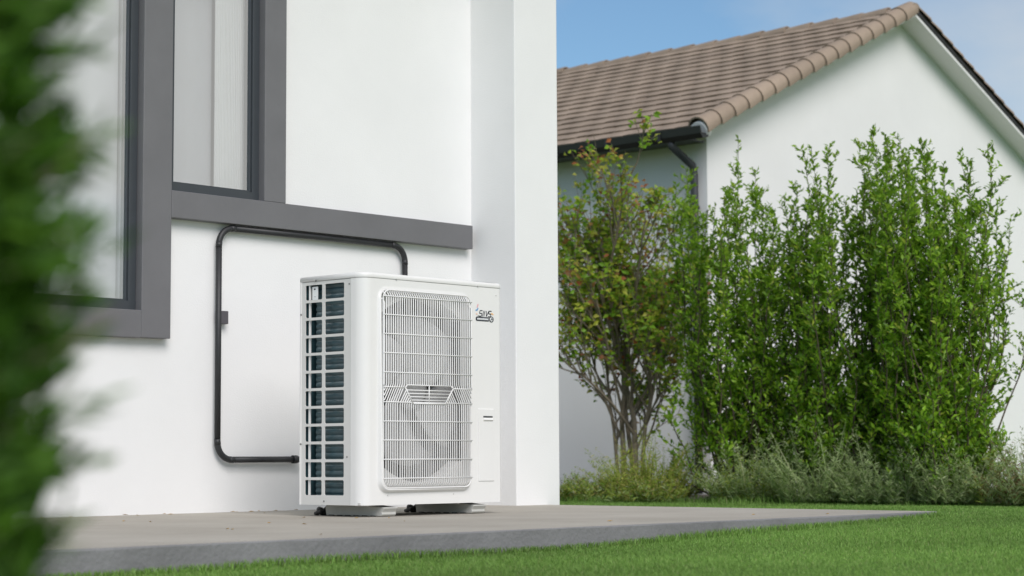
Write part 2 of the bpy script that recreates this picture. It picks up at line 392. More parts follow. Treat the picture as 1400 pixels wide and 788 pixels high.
for e in (e1, e2, e3):
    mb = MB(); mb.tube(e, PR*1.02, 16)
    d0 = (Vector(e[1])-Vector(e[0])).normalized(); d1 = (Vector(e[-1])-Vector(e[-2])).normalized()
    mb.tube([Vector(e[0])-d0*0.014, Vector(e[0])+d0*0.014], PR*1.06, 16); mb.tube([Vector(e[-1])-d1*0.014, Vector(e[-1])+d1*0.014], PR*1.06, 16)
    mb.build('elbow', M['pipe'], cp)
mb = MB(); mb.tube([(0.612, PY, 0.252), (0.640, PY, 0.252)], PR*1.35, 16); mb.build('collar', M['pipe'], cp)
mb = MB(); mb.box(0.152, 0.196, -0.040, -0.002, 0.905, 0.968); mb.build('clip', M['clip'], cp, bevel=0.003)

# ------------------------------------------------------------------ heat pump outdoor unit
AW, YB, YF, AZ0, AZ1 = 0.880, -0.793, -1.2057, 0.051, 1.0694
LZ = 1.0455                                   # underside of the lid
hp = thing('heat_pump_unit', 'white outdoor heat pump unit with wire fan grille and side vent', 'heat pump', (AW/2, (YB+YF)/2, 0))
CR = 0.052
def outline(e=0.0, n=10):
    """plan outline from back left round the front, grown by e"""
    p = [(-e, YB+e), (-e, YF+CR)]
    p += [(CR-(CR+e)*math.cos(R(90*i/n)), YF+CR-(CR+e)*math.sin(R(90*i/n))) for i in range(1, n+1)]
    q = 0.014
    p += [(AW-q+(q+e)*math.sin(R(90*i/5)), YF+q-(q+e)*math.cos(R(90*i/5))) for i in range(0, 6)]
    p += [(AW+e, YB+e)]
    return p
# lid: softened top edge
mb = MB()
lay = [(0.001, LZ), (0.0018, LZ+0.0015), (0.0018, AZ1-0.012), (0.000, AZ1-0.005), (-0.006, AZ1-0.001), (-0.03, AZ1+0.001)]
rings = [[(x, y, z) for x, y in outline(e)] for e, z in lay]
n = len(rings[0])
for a, b in zip(rings[:-1], rings[1:]):
    mb.add(a+b, [(i, (i+1) % n, (i+1) % n+n, i+n) for i in range(n)], 0, True)
mb.add(rings[-1], [tuple(range(n))]); mb.add(rings[0], [tuple(range(n-1, -1, -1))])
mb.build('lid', M['enamel'], hp)
# front panel: rounded corner, right edge, field with the grille opening
GX0, GX1, GZ0, GZ1, GR = 0.100, 0.660, 0.118, 0.999, 0.045
mb = MB()
o = outline(0.0)
za, zb = AZ0, LZ-0.0015
for i in range(len(o)-1):
    if i == 0: a, b = (0.0, -1.128), o[1]
    elif i == 11: continue                     # the flat front, built with its hole below
    else: a, b = o[i], o[i+1]
    mb.add([(a[0], a[1], za), (b[0], b[1], za), (b[0], b[1], zb), (a[0], a[1], zb)], [(0, 1, 2, 3)], 0, True)
holed(mb, CR, AW-0.014, za, zb, GX0, GX1, GZ0, GZ1, GR, lambda u, v, d: (u, YF+d, v), 0.05)
mb.build('front_panel', M['enamel'], hp)
mb = MB(); mb.box(0.004, AW-0.004, YB, YB+0.004, AZ0+0.002, zb); mb.build('back_panel', M['enamel_shade'], hp)
mb = MB(); mb.box(0.003, AW-0.003, YF+0.02, YB-0.003, AZ0+0.001, AZ0+0.012); mb.build('base_pan', M['enamel_shade'], hp)
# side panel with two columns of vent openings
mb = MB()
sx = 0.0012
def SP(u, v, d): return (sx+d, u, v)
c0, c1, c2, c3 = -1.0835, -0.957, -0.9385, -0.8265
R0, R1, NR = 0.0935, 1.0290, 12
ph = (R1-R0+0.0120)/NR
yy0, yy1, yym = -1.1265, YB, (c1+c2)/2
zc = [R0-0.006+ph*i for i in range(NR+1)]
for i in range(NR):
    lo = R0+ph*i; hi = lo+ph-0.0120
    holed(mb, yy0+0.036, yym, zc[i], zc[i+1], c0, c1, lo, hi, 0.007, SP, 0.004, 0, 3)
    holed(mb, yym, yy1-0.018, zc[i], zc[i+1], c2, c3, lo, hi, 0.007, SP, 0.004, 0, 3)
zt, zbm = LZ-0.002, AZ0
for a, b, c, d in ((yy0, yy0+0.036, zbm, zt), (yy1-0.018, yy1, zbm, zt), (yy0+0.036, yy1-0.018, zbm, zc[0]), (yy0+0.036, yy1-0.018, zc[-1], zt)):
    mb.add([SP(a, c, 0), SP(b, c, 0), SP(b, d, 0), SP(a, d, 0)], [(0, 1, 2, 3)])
mb.build('side_panel', M['enamel_shade'], hp)
# rear corner post folded over the side panel
mb = MB(); mb.box(-0.0015, 0.010, YB-0.008, YB+0.001, AZ0, zt); mb.build('corner_post', M['enamel'], hp)
# heat exchanger seen through the vent
mb = MB(); pr = []
z = AZ0+0.02
while z < LZ-0.012:
    for k in range(6): pr.append((0.030-0.005*abs(math.sin(PI*k/6)), z+0.0262*k/6))
    z += 0.0262
prof = pr+[(0.09, pr[-1][1]), (0.09, pr[0][1])]
mb.prism(prof, YF+0.065, -0.872, 'y'); he = mb.build('heat_exchanger', M['coil'], hp, shadeall=False)
mb = MB(); mb.box(0.014, AW-0.02, YB-0.030, YB-0.004, AZ0+0.014, LZ-0.004); mb.build('rear_coil', M['coil'], hp)
mb = MB(); mb.box(0.075, 0.082, -0.872, YB-0.001, AZ0+0.02, LZ-0.02); mb.build('inner_plate', M['inner'], hp)
mb = MB(); mb.box(0.0075, 0.016, -0.8495, -0.8425, AZ0+0.02, LZ-0.01); mb.build('vent_post', M['wire'], hp)
for k in range(11):
    mb = MB(); zz = R0+ph*(k+0.25)
    mb.tube([(0.036+0.012*math.sin(PI*i/8), -0.874+0.020*math.sin(PI*i/8), zz+0.04*i/8) for i in range(9)], 0.005, 8); mb.build('tube_bend', M['inner'], hp)
mb = MB(); mb.box(0.010, 0.0115, -0.900, -0.862, 0.955, 1.022); lt = mb.build('tag', M['label'], hp)
mb = MB(); mb.box(0.0090, 0.0099, -0.884, -0.874, 1.008, 1.014); mb.build('print', M['ink'], lt)
mb = MB(); mb.box(0.0090, 0.0099, -0.884, -0.878, 0.976, 0.978); mb.build('print', M['ink'], lt)
# bezel round the grille
mb = MB()
prof = [(-0.015, 0.000), (-0.010, -0.003), (-0.006, -0.017), (-0.002, -0.0215), (0.001, -0.0215), (0.0035, -0.018), (0.004, -0.004), (0.004, 0.02)]
loops = []
for e, y in prof:
    loops.append([(x, YF+y*min(1, max(0.10, (1.0-zz)/0.09))*min(1, max(0.45, (0.70-x)/0.12)), zz) for x, zz in rrect(GX0+e, GX1-e, GZ0+e, GZ1-e, GR-e*0.6, 6)])
n = len(loops[0])
for a, b in zip(loops[:-1], loops[1:]):
    mb.add(a+b, [(i, (i+1) % n, (i+1) % n+n, i+n) for i in range(n)], 0, True)
mb.build('grille_bezel', M['enamel'], hp)
# wires
ix0, ix1, iz0, iz1 = GX0+0.006, GX1-0.007, GZ0+0.010, GZ1-0.008
YW = YF-0.024
cross_z = [0.967, 0.885, 0.801, 0.717, 0.632, 0.567, 0.501, 0.417, 0.334, 0.250, 0.167]
ZU, ZD = 0.578, 0.497
mb = MB()
NW = 41; pitchw = (ix1-ix0)/(NW-1)
HX = [(0.243, ZU), (0.519, ZU), (0.481, ZD), (0.279, ZD)]
HA, HB = (0.231, 0.566), (0.531, 0.566)        # outer knees of the hexagon
wr = 0.0030
def clipx(x): return min(max(x, ix0), ix1)
def endz(x, top):
    r = GR-0.012; dx = max(0, ix0+r-x, x-(ix1-r)); dx = min(dx, r)
    k = r-math.sqrt(max(0, r*r-dx*dx))
    return (iz1-k) if top else (iz0+k)
SH = 0.044
for i in range(NW):
    x = ix0+pitchw*i
    zt_ = endz(x, True); zb_ = endz(x, False)
    upper = [(x, YF-0.002, zt_), (x, YF-0.014, zt_-0.005), (x, YW, zt_-0.020)]
    s = -1 if x < 0.380 else 1
    inside = 0.24 < x < 0.522
    if inside:
        mb.tube(upper+[(x, YW, ZU)], wr, 5, cap=False)
    else:
        xl = x+s*SH
        if ix0 <= xl <= ix1:
            mb.tube(upper+[(x, YW, ZU+0.006), (x+s*0.004, YW, ZU-0.006), (xl-s*0.004, YW, ZD+0.008), (xl, YW, ZD-0.006), (xl, YW, endz(xl, False)+0.020), (xl, YF-0.014, endz(xl, False)+0.005), (xl, YF-0.002, endz(xl, False))], wr, 5, cap=False)
        else:
            t = abs((ix0 if s < 0 else ix1)-x)/SH
            mb.tube(upper+[(x, YW, ZU+0.004), (x+s*0.003, YW, ZU-0.006), (ix0 if s < 0 else ix1, YW, ZU-0.006-(ZU-ZD-0.012)*t)], wr, 5, cap=False)
lowx = [x for x in [ix0+pitchw*i for i in range(NW)] if 0.24-SH <= x <= 0.522+SH]
for x in lowx:
    zb_ = endz(x, False); tail = [(x, YW, zb_+0.020), (x, YF-0.014, zb_+0.005), (x, YF-0.002, zb_)]
    if 0.282 < x < 0.479:
        mb.tube([(x, YW, ZD)]+tail, wr, 5, cap=False)
    else:                                       # starts at the slanting side of the hexagon
        s = -1 if x < 0.38 else 1
        x_in = (0.279 if s < 0 else 0.481)
        d = abs(x-x_in); k = min(d/(SH+0.048), 1)
        zs = ZD+k*(0.566-ZD)
        xs_ = x_in+s*k*0.048
        mb.tube([(xs_, YW, zs), (x-s*0.003, YW, ZD+0.006 if k > 0.15 else ZD+0.002), (x, YW, ZD-0.008)]+tail, wr, 5, cap=False)
tag(mb.build('wire_grille', M['wire'], hp, recalc=False), kind='stuff')
mb = MB(); rp = [(x, YF-0.019, z) for x, z in rrect(GX0+0.0045, GX1-0.0045, GZ0+0.006, GZ1-0.004, GR-0.006, 6)]
mb.tube(rp+rp[:1], 0.0034, 6, cap=False); mb.build('rim_wire', M['wire'], hp)
for zz in cross_z:
    segs = [(ix0-0.004, ix1+0.004)]
    if abs(zz-0.567) < 1e-6: segs = [(ix0-0.004, HA[0]), (HB[0], ix1+0.004)]
    for a, b in segs:
        mb = MB(); mb.tube([(a, YW-0.0025, zz), ((a+b)/2, YW-0.0025, zz), (b, YW-0.0025, zz)], 0.0025, 6)
        mb.build('cross_bar', M['wire'], hp)
mb = MB()
hex_ = [(HX[0][0], HX[0][1]), (HX[1][0], HX[1][1]), HB, HX[2], HX[3], HA]
for i in range(6):
    a, b = hex_[i], hex_[(i+1) % 6]; mb.tube([(a[0], YW-0.003, a[1]), (b[0], YW-0.003, b[1])], 0.0034 if i not in (0, ) else 0.0024, 6)
mb.build('badge_frame', M['wire'], hp)
for k in range(1, 5):
    zz = ZU-0.008-k*(ZU-ZD-0.008)/5.0
    t = max(0, (0.566-zz)/(0.566-ZD))
    mb = MB(); mb.tube([(HA[0]+0.048*t, YW-0.001, zz), (HB[0]-0.050*t, YW-0.001, zz)], 0.0026, 6); mb.build('badge_bar', M['wire'], hp)
mb = MB(); mb.tube([(0.380, YW-0.002, ZU), (0.380, YW-0.002, ZD)], 0.003, 6); mb.build('badge_bar', M['wire'], hp)
# shroud, fan and motor behind the grille
FX, FZ, FR = 0.400, 0.562, 0.4155
YS = YF+0.05
n = 48
parts_ = {1: MB(), -1: MB()}
for i in range(n):
    xa = GX0-0.004+(GX1-GX0+0.008)*i/n; xb = GX0-0.004+(GX1-GX0+0.008)*(i+1)/n
    ha = math.sqrt(max(0, FR**2-(xa-FX)**2)); hb = math.sqrt(max(0, FR**2-(xb-FX)**2))
    for sg, ze in ((1, GZ1+0.01), (-1, GZ0-0.01)):
        mb = parts_[sg]
        mb.add([(xa, YS, FZ+sg*ha), (xb, YS, FZ+sg*hb), (xb, YS, ze), (xa, YS, ze)], [(0, 1, 2, 3)], 0)
        mb.add([(xa, YS, FZ+sg*ha), (xb, YS, FZ+sg*hb), (xb, YS+0.09, FZ+sg*hb), (xa, YS+0.09, FZ+sg*ha)], [(0, 1, 2, 3)], 0, True)
for sg in (1, -1): parts_[sg].build('fan_shroud', M['shroud'], hp)
fn = MB()
cy = YS+0.075
fn.tube([(FX, cy-0.035, FZ), (FX, cy-0.03, FZ), (FX, cy+0.04, FZ)], [0.06, 0.085, 0.09], 28)
fan = fn.build('fan', M['fan'], hp)
for k in range(4):
    bl = MB(); a0 = R(90*k+10); nr, na = 8, 8
    vs = []
    for i in range(nr+1):
        r = 0.08+0.262*i/nr; sw = 0.55*(i/nr)**1.3
        for j in range(na+1):
            a = a0+sw+R(80)*j/na
            vs.append((FX+r*math.cos(a), cy-0.020+0.05*j/na-0.015*math.sin(PI*i/nr), FZ+r*math.sin(a)))
    bl.add(vs, [(i*(na+1)+j, i*(na+1)+j+1, (i+1)*(na+1)+j+1, (i+1)*(na+1)+j) for i in range(nr) for j in range(na)], 0, True)
    b = bl.build('fan_blade', M['fan'], fan); sl = b.modifiers.new('solid', 'SOLIDIFY'); sl.thickness = 0.004
mb = MB(); mb.box(0.095, 0.74, YS+0.20, YS+0.206, AZ0+0.02, LZ-0.02); mb.build('rear_plate', M['rear'], hp)
# service cover with its grip
mb = MB(); mb.box(0.722, 0.826, YF-0.0035, YF+0.001, 0.148, 0.480); sc_ = mb.build('service_cover', M['enamel'], hp, bevel=0.002)
mb = MB(); mb.box(0.753, 0.815, YF-0.0042, YF-0.0034, 0.4400, 0.4475); mb.build('grip', M['inner'], sc_)
mb = MB(); mb.prism([(YF-0.0036, 0.4398), (YF-0.010, 0.4300), (YF-0.0036, 0.4230)], 0.753, 0.815, 'x'); mb.build('grip_lip', M['enamel'], sc_)
# printed mark on the front
lg = MB(); y0 = YF-0.0012
def quad(mbx, pts, mi=0, yy=y0): mbx.add([(0.707+u, yy, 0.888+v) for u, v in pts], [tuple(range(len(pts)))], mi)
def bar(mbx, a, b, t, mi=0, yy=y0):
    a = Vector(a); b = Vector(b); d = (b-a).normalized(); q = Vector((-d.y, d.x))*t/2
    quad(mbx, [tuple(a+q), tuple(a-q), tuple(b-q), tuple(b+q)], mi, yy)
# pill with a pale field, round end
pill = [(0.006, -0.002), (0.088, -0.002), (0.088, 0.018), (0.006, 0.018), (0.001, 0.013), (0.001, 0.003)]
quad(lg, pill, 0); quad(lg, [(0.010, 0.0045), (0.084, 0.0045), (0.084, 0.0118), (0.010, 0.0118)], 1, y0-0.0004)
for k in range(9): bar(lg, (0.014+k*0.0078, 0.0055), (0.0155+k*0.0078, 0.0115), 0.0022, 2, y0-0.0008)
cc = [(0.105+0.016*math.cos(2*PI*k/20), 0.009+0.014*math.sin(2*PI*k/20)) for k in range(20)]
quad(lg, cc, 0, y0-0.0004)
quad(lg, [(0.105+0.011*math.cos(2*PI*k/20), 0.009+0.0095*math.sin(2*PI*k/20)) for k in range(20)], 1, y0-0.0008)
bar(lg, (0.100, 0.003), (0.107, 0.016), 0.004, 0, y0-0.0012); bar(lg, (0.106, 0.009), (0.114, 0.010), 0.004, 0, y0-0.0012)
bar(lg, (0.110, 0.003), (0.112, 0.015), 0.003, 0, y0-0.0012)
# italic letters S I I V S
def letter(ch, x):
    k = 0.30; h = 0.026; b0 = 0.021
    def p(u, v): return (x+u*0.0165+v*h*k, b0+v*h)
    S = {'S': [((1, 1), (0, 1)), ((0, 1), (0, .5)), ((0, .5), (1, .5)), ((1, .5), (1, 0)), ((1, 0), (0, 0))], 'I': [((.5, 0), (.5, 1))],
         'V': [((0, 1), (.5, 0)), ((.5, 0), (1, 1))]}[ch]
    for a, b in S: bar(lg, p(*a), p(*b), 0.0042, 0)
for ch, x in zip('SIIVS', (0.022, 0.038, 0.047, 0.064, 0.083)): letter(ch, x)
bar(lg, (0.014, 0.021), (0.022, 0.022), 0.003, 0)
for a, b, c_ in (((0.010, 0.060), (0.017, 0.076), 3), ((0.000, 0.046), (0.010, 0.049), 4), ((0.010, 0.047), (0.017, 0.058), 4), ((0.002, 0.032), (0.013, 0.029), 6),
                 ((0.102, 0.032), (0.109, 0.038), 5), ((0.111, 0.037), (0.119, 0.030), 5)):
    bar(lg, a, b, 0.0062, c_)
lg.build('printed_mark', [M['ink'], M['label'], M['inkgrey'], M['pink'], M['blue'], M['orange'], M['peach']], hp, recalc=False)
# screws
for x, y, z, ax in ((-0.0005, -1.105, 0.262, 'x'), (-0.0005, -0.955, 0.068, 'x'), (-0.0005, -1.118, 1.020, 'x'), (-0.0035, -0.800, 0.90, 'x'), (-0.0035, -0.800, 0.32, 'x'),
                    (-0.0055, -0.90, 1.047, 'x'), (0.20, YF-0.006, 1.048, 'y'), (0.72, YF-0.006, 1.048, 'y'), (0.845, YF-0.001, 1.012, 'y'), (0.15, YF-0.001, 0.094, 'y'), (0.56, YF-0.001, 0.094, 'y')):
    mb = MB(); d = Vector((-0.003, 0, 0)) if ax == 'x' else Vector((0, -0.003, 0)); p = Vector((x, y, z))
    mb.tube([p-d, p, p+d*0.4], [0.0042, 0.0042, 0.0024], 10); mb.build('screw', M['screw'] if ax == 'x' else M['enamel_shade'], hp)
# feet
for fx in (0.125, 0.690):
    mb = MB()
    ya, yb_ = -1.185, -0.830
    mb.prism([(ya-0.004, 0.002), (ya-0.012, 0.010), (ya-0.010, 0.020), (ya-0.022, 0.036), (ya-0.022, 0.040), (ya-0.005, 0.042), (ya+0.05, 0.046), (ya+0.09, 0.0505), (yb_-0.05, 0.0505), (yb_, 0.047), (yb_+0.006, 0.038), (yb_, 0.002)], fx, fx+0.085, 'x')
    ft = mb.build('foot', M['foot'], hp, bevel=0.003)
    mb = MB()
    for k in range(6):
        yy = ya+0.03+k*0.055; mb.box(fx-0.004, fx+0.006, yy, yy+0.03, 0.0, 0.0045)
    mb.build('foot_pad', M['black'], ft)
    mb = MB(); mb.box(fx-0.012, fx+0.02, ya+0.07, ya+0.15, 0.043, 0.0495); mb.build('shim', M['enamel'], ft, bevel=0.001)
    mb = MB()
    mb.tube([(fx+0.015+0.01*math.sin(i*0.9), yb_+0.008+0.0075*i, 0.020+0.006*math.sin(i*1.3)) for i in range(8)], [0.016, 0.018, 0.015, 0.018, 0.015, 0.018, 0.014, 0.012], 10)
    mb.tube([(fx-0.004, yb_+0.02+0.01*i, 0.012+0.004*math.sin(i*1.1)) for i in range(6)], [0.010, 0.012, 0.010, 0.012, 0.010, 0.008], 8)
    mb.build('anchor_bolt', M['black'], ft)

# ------------------------------------------------------------------ gabled house behind
GHX, GHY = 8.4, 3.289
RX, EX = 11.66, 8.08
SL = 0.46; AL = math.atan(SL)
gh = thing('gabled_house', 'white gabled house with brown tiled roof and black gutter behind the shrubs', 'house', (11.66, 6.6, ZL))
YR0, YR1 = 3.04, 10.2
mb = MB()
mb.prism([(GHX, ZL-0.1), (2*RX-GHX, ZL-0.1), (2*RX-GHX, 3.274), (RX, 3.274+(RX-GHX)*SL), (GHX, 3.274)], GHY, 10.0, 'y')
mb.build('wall', M['stucco_far'], gh)
def roofz(x): return 4.845-abs(x-RX)*SL
roof = MB()
roof.prism([(EX, roofz(EX)), (RX, roofz(RX)), (2*RX-EX, roofz(EX)), (2*RX-EX, roofz(EX)-0.035), (RX, roofz(RX)-0.04), (EX, roofz(EX)-0.035)], YR0, YR1, 'y')
ro = roof.build('roof', M['gutter'], gh)
# soffit boards under the overhang
for sgn in (-1, 1):
    mb = MB(); xe = RX+sgn*(RX-EX-0.03)
    pr = [(RX, roofz(RX)-0.045), (xe, roofz(xe)-0.04), (xe, roofz(xe)-0.07), (RX, roofz(RX)-0.078)]
    mb.prism(pr, YR0+0.012, GHY+0.06, 'y'); mb.build('soffit', M['stucco_far'], gh)
for xe, s in ((EX, -1), (2*RX-EX, 1)):
    mb = MB(); a, b = sorted((xe, xe-s*0.28)); mb.box(a, b, GHY-0.002, YR1-0.1, roofz(EX)-0.095, roofz(EX)-0.075); mb.build('eave_soffit', M['gutter'] if s < 0 else M['stucco_far'], gh)
# tiles
ROWS, TW = 17, 0.30
slope = (RX-EX)/math.cos(AL); G = slope/ROWS; TLn = G+0.075
me = bpy.data.meshes.new('roof_tile')
bm = bmesh.new()
def tile_bm(bm, mtx):
    prof = [(-TW/2+0.003, 0.004), (-TW*0.3, 0.010), (0, 0.012), (TW*0.3, 0.010), (TW/2-0.003, 0.004)]
    top0 = [bm.verts.new(mtx @ Vector((0, y, 0.026+z*0.35))) for y, z in prof]
    top1 = [bm.verts.new(mtx @ Vector((TLn, y, 0.006+z*0.3))) for y, z in prof]
    bot0 = [bm.verts.new(mtx @ Vector((0.004, y, 0.012+z*0.3))) for y, z in prof]
    n = len(prof)
    for i in range(n-1):
        bm.faces.new((top0[i], top0[i+1], top1[i+1], top1[i])); bm.faces.new((bot0[i+1], bot0[i], top1[i], top1[i+1])) if False else None
        bm.faces.new((top0[i+1], top0[i], bot0[i], bot0[i+1]))
    bm.faces.new((top0[0], top1[0], bot0[0])); bm.faces.new((top0[-1], bot0[-1], top1[-1]))
tile_bm(bm, Matrix.Identity(4)); bmesh.ops.recalc_face_normals(bm, faces=bm.faces); bm.to_mesh(me); bm.free()
me.materials.append(M['tile'])
rw = parent_world(ro)
ncol = int((YR1-YR0-0.10)/TW)
rest = bmesh.new()
for i in range(ROWS):
    for j in range(ncol):
        d = i*G-0.03
        x = EX+d*math.cos(AL); z = roofz(EX)+d*math.sin(AL)
        y = YR0+0.20+TW*(j+(0.5 if i % 2 else 0))
        jit = rnd.uniform(-0.002, 0.002)
        Mt = Matrix.Translation((x, y, z+jit)) @ Matrix.Rotation(-AL+rnd.uniform(-0.006, 0.006), 4, 'Y') @ Matrix.Rotation(rnd.uniform(-0.006, 0.006), 4, 'Z')
        if j < 17:
            o = bpy.data.objects.new('roof_tile', me); COL.objects.link(o); o.parent = ro
            o.matrix_local = Matrix.Translation(-rw) @ Mt
        else:
            tile_bm(rest, Mt)
for i in range(ROWS):                      # the far slope
    for j in range(ncol):
        d = i*G-0.03
        x = 2*RX-EX-d*math.cos(AL); z = roofz(EX)+d*math.sin(AL); y = YR0+0.20+TW*(j+(0.5 if i % 2 else 0))
        tile_bm(rest, Matrix.Translation((x, y, z)) @ Matrix.Rotation(PI, 4, 'Z') @ Matrix.Rotation(-AL, 4, 'Y'))
bmesh.ops.recalc_face_normals(rest, faces=rest.faces)
for v in rest.verts: v.co -= rw
rm = bpy.data.meshes.new('roof_tiles'); rest.to_mesh(rm); rest.free(); rm.materials.append(M['tile'])
o = bpy.data.objects.new('roof_tiles', rm); COL.objects.link(o); o.parent = ro; o['kind'] = 'stuff'
def cap_mesh(name, ln, r0, r1, a0, a1, n=8):
    mb = MB(); vs = []
    for (u, r) in ((0, r0), (ln, r1)):
        for k in range(n+1):
            a = R(a0+(a1-a0)*k/n); vs.append((u, -r*math.cos(a), r*math.sin(a)))
    th = [(u, y*0.86, z*0.86) for u, y, z in vs]
    m_ = n+1
    fs = [(k, k+1, m_+k+1, m_+k) for k in range(n)]
    mb.add(vs, fs, 0, True); mb.add(vs[:m_]+th[:m_], [(k+1, k, k+m_, k+1+m_) for k in range(n)])
    mb.add(vs[m_:]+th[m_:], [(k, k+1, k+1+m_, k+m_) for k in range(n)])
    mx_ = bpy.data.meshes.new(name); mx_.from_pydata(mb.v, [], mb.f); mx_.materials.append(M['tile'])
    mx_.polygons.foreach_set('use_smooth', mb.sm); mx_.update(); return mx_
vm = cap_mesh('verge_tile', G+0.05, 0.112, 0.090, -25, 165)
for sgn in (1, -1):
    for i in range(ROWS):
        d = i*G-0.03; x = EX+d*math.cos(AL); z = roofz(EX)+d*math.sin(AL)-0.012
        o = bpy.data.objects.new('verge_tile', vm); COL.objects.link(o); o.parent = ro
        if sgn > 0:
            Mt = Matrix.Translation((x, YR0+0.075, z)) @ Matrix.Rotation(-AL-0.02, 4, 'Y')
        else:
            Mt = Matrix.Translation((2*RX-x, YR0+0.075, z)) @ Matrix.Scale(-1, 4, (1, 0, 0)) @ Matrix.Rotation(-AL-0.02, 4, 'Y')
            Mt = Matrix.Translation((2*RX-x, YR0+0.075, z)) @ Matrix.Rotation(PI, 4, 'Z') @ Matrix.Rotation(-AL-0.02, 4, 'Y')
        o.matrix_local = Matrix.Translation(-rw) @ Mt
rmsh = cap_mesh('ridge_tile', 0.36, 0.085, 0.074, 5, 175)
for k in range(int((YR1-YR0)/0.32)):
    o = bpy.data.objects.new('ridge_tile', rmsh); COL.objects.link(o); o.parent = ro
    o.matrix_local = Matrix.Translation(-rw) @ Matrix.Translation((RX, YR0+0.32*k, roofz(RX)-0.022+rnd.uniform(-0.006, 0.006))) @ Matrix.Rotation(PI/2, 4, 'Z') @ Matrix.Rotation(0.03, 4, 'Y')
# mortar stop under the lowest verge tile, and the closed eave end of the gable
mb = MB(); zz = roofz(EX)-0.045
mb.tube([(EX-0.022, YR0+0.075, zz-0.004), (EX+0.05, YR0+0.075, zz+0.03)], [0.088, 0.086], 14); mb.build('mortar_stop', M['stucco_far'], gh)
# gutter
gz = roofz(EX)-0.100
mb = MB()
mb.prism([(EX+0.02, gz+0.095), (EX+0.02, gz), (EX-0.06, gz-0.02), (EX-0.095, gz+0.02), (EX-0.105, gz+0.088), (EX-0.095, gz+0.088), (EX-0.08, gz+0.03), (EX, gz+0.03), (EX, gz+0.095)], YR0+0.0, YR1-0.1, 'y')
gt = mb.build('gutter', M['gutter'], gh)
for k in range(11):
    mb = MB(); y = YR0+0.45+k*0.62; mb.box(EX-0.110, EX-0.09, y, y+0.035, gz-0.005, gz+0.09); mb.build('gutter_bracket', M['gutter'], gt)
mb = MB(); mb.tube([(EX-0.03, 3.42, gz), (EX-0.03, 3.42, gz-0.05), (GHX-0.07, 3.40, gz-0.20), (GHX-0.06, 3.39, gz-0.28), (GHX-0.06, 3.385, 1.6), (GHX-0.06, 3.38, ZL)], 0.036, 12)
dp = mb.build('downpipe', M['downpipe'], gh)
for z in (0.4, 1.5, 2.5):
    mb = MB(); mb.tube([(GHX-0.06, 3.395, z), (GHX-0.06, 3.395, z+0.03)], 0.052, 12); mb.build('pipe_clip', M['downpipe'], dp)

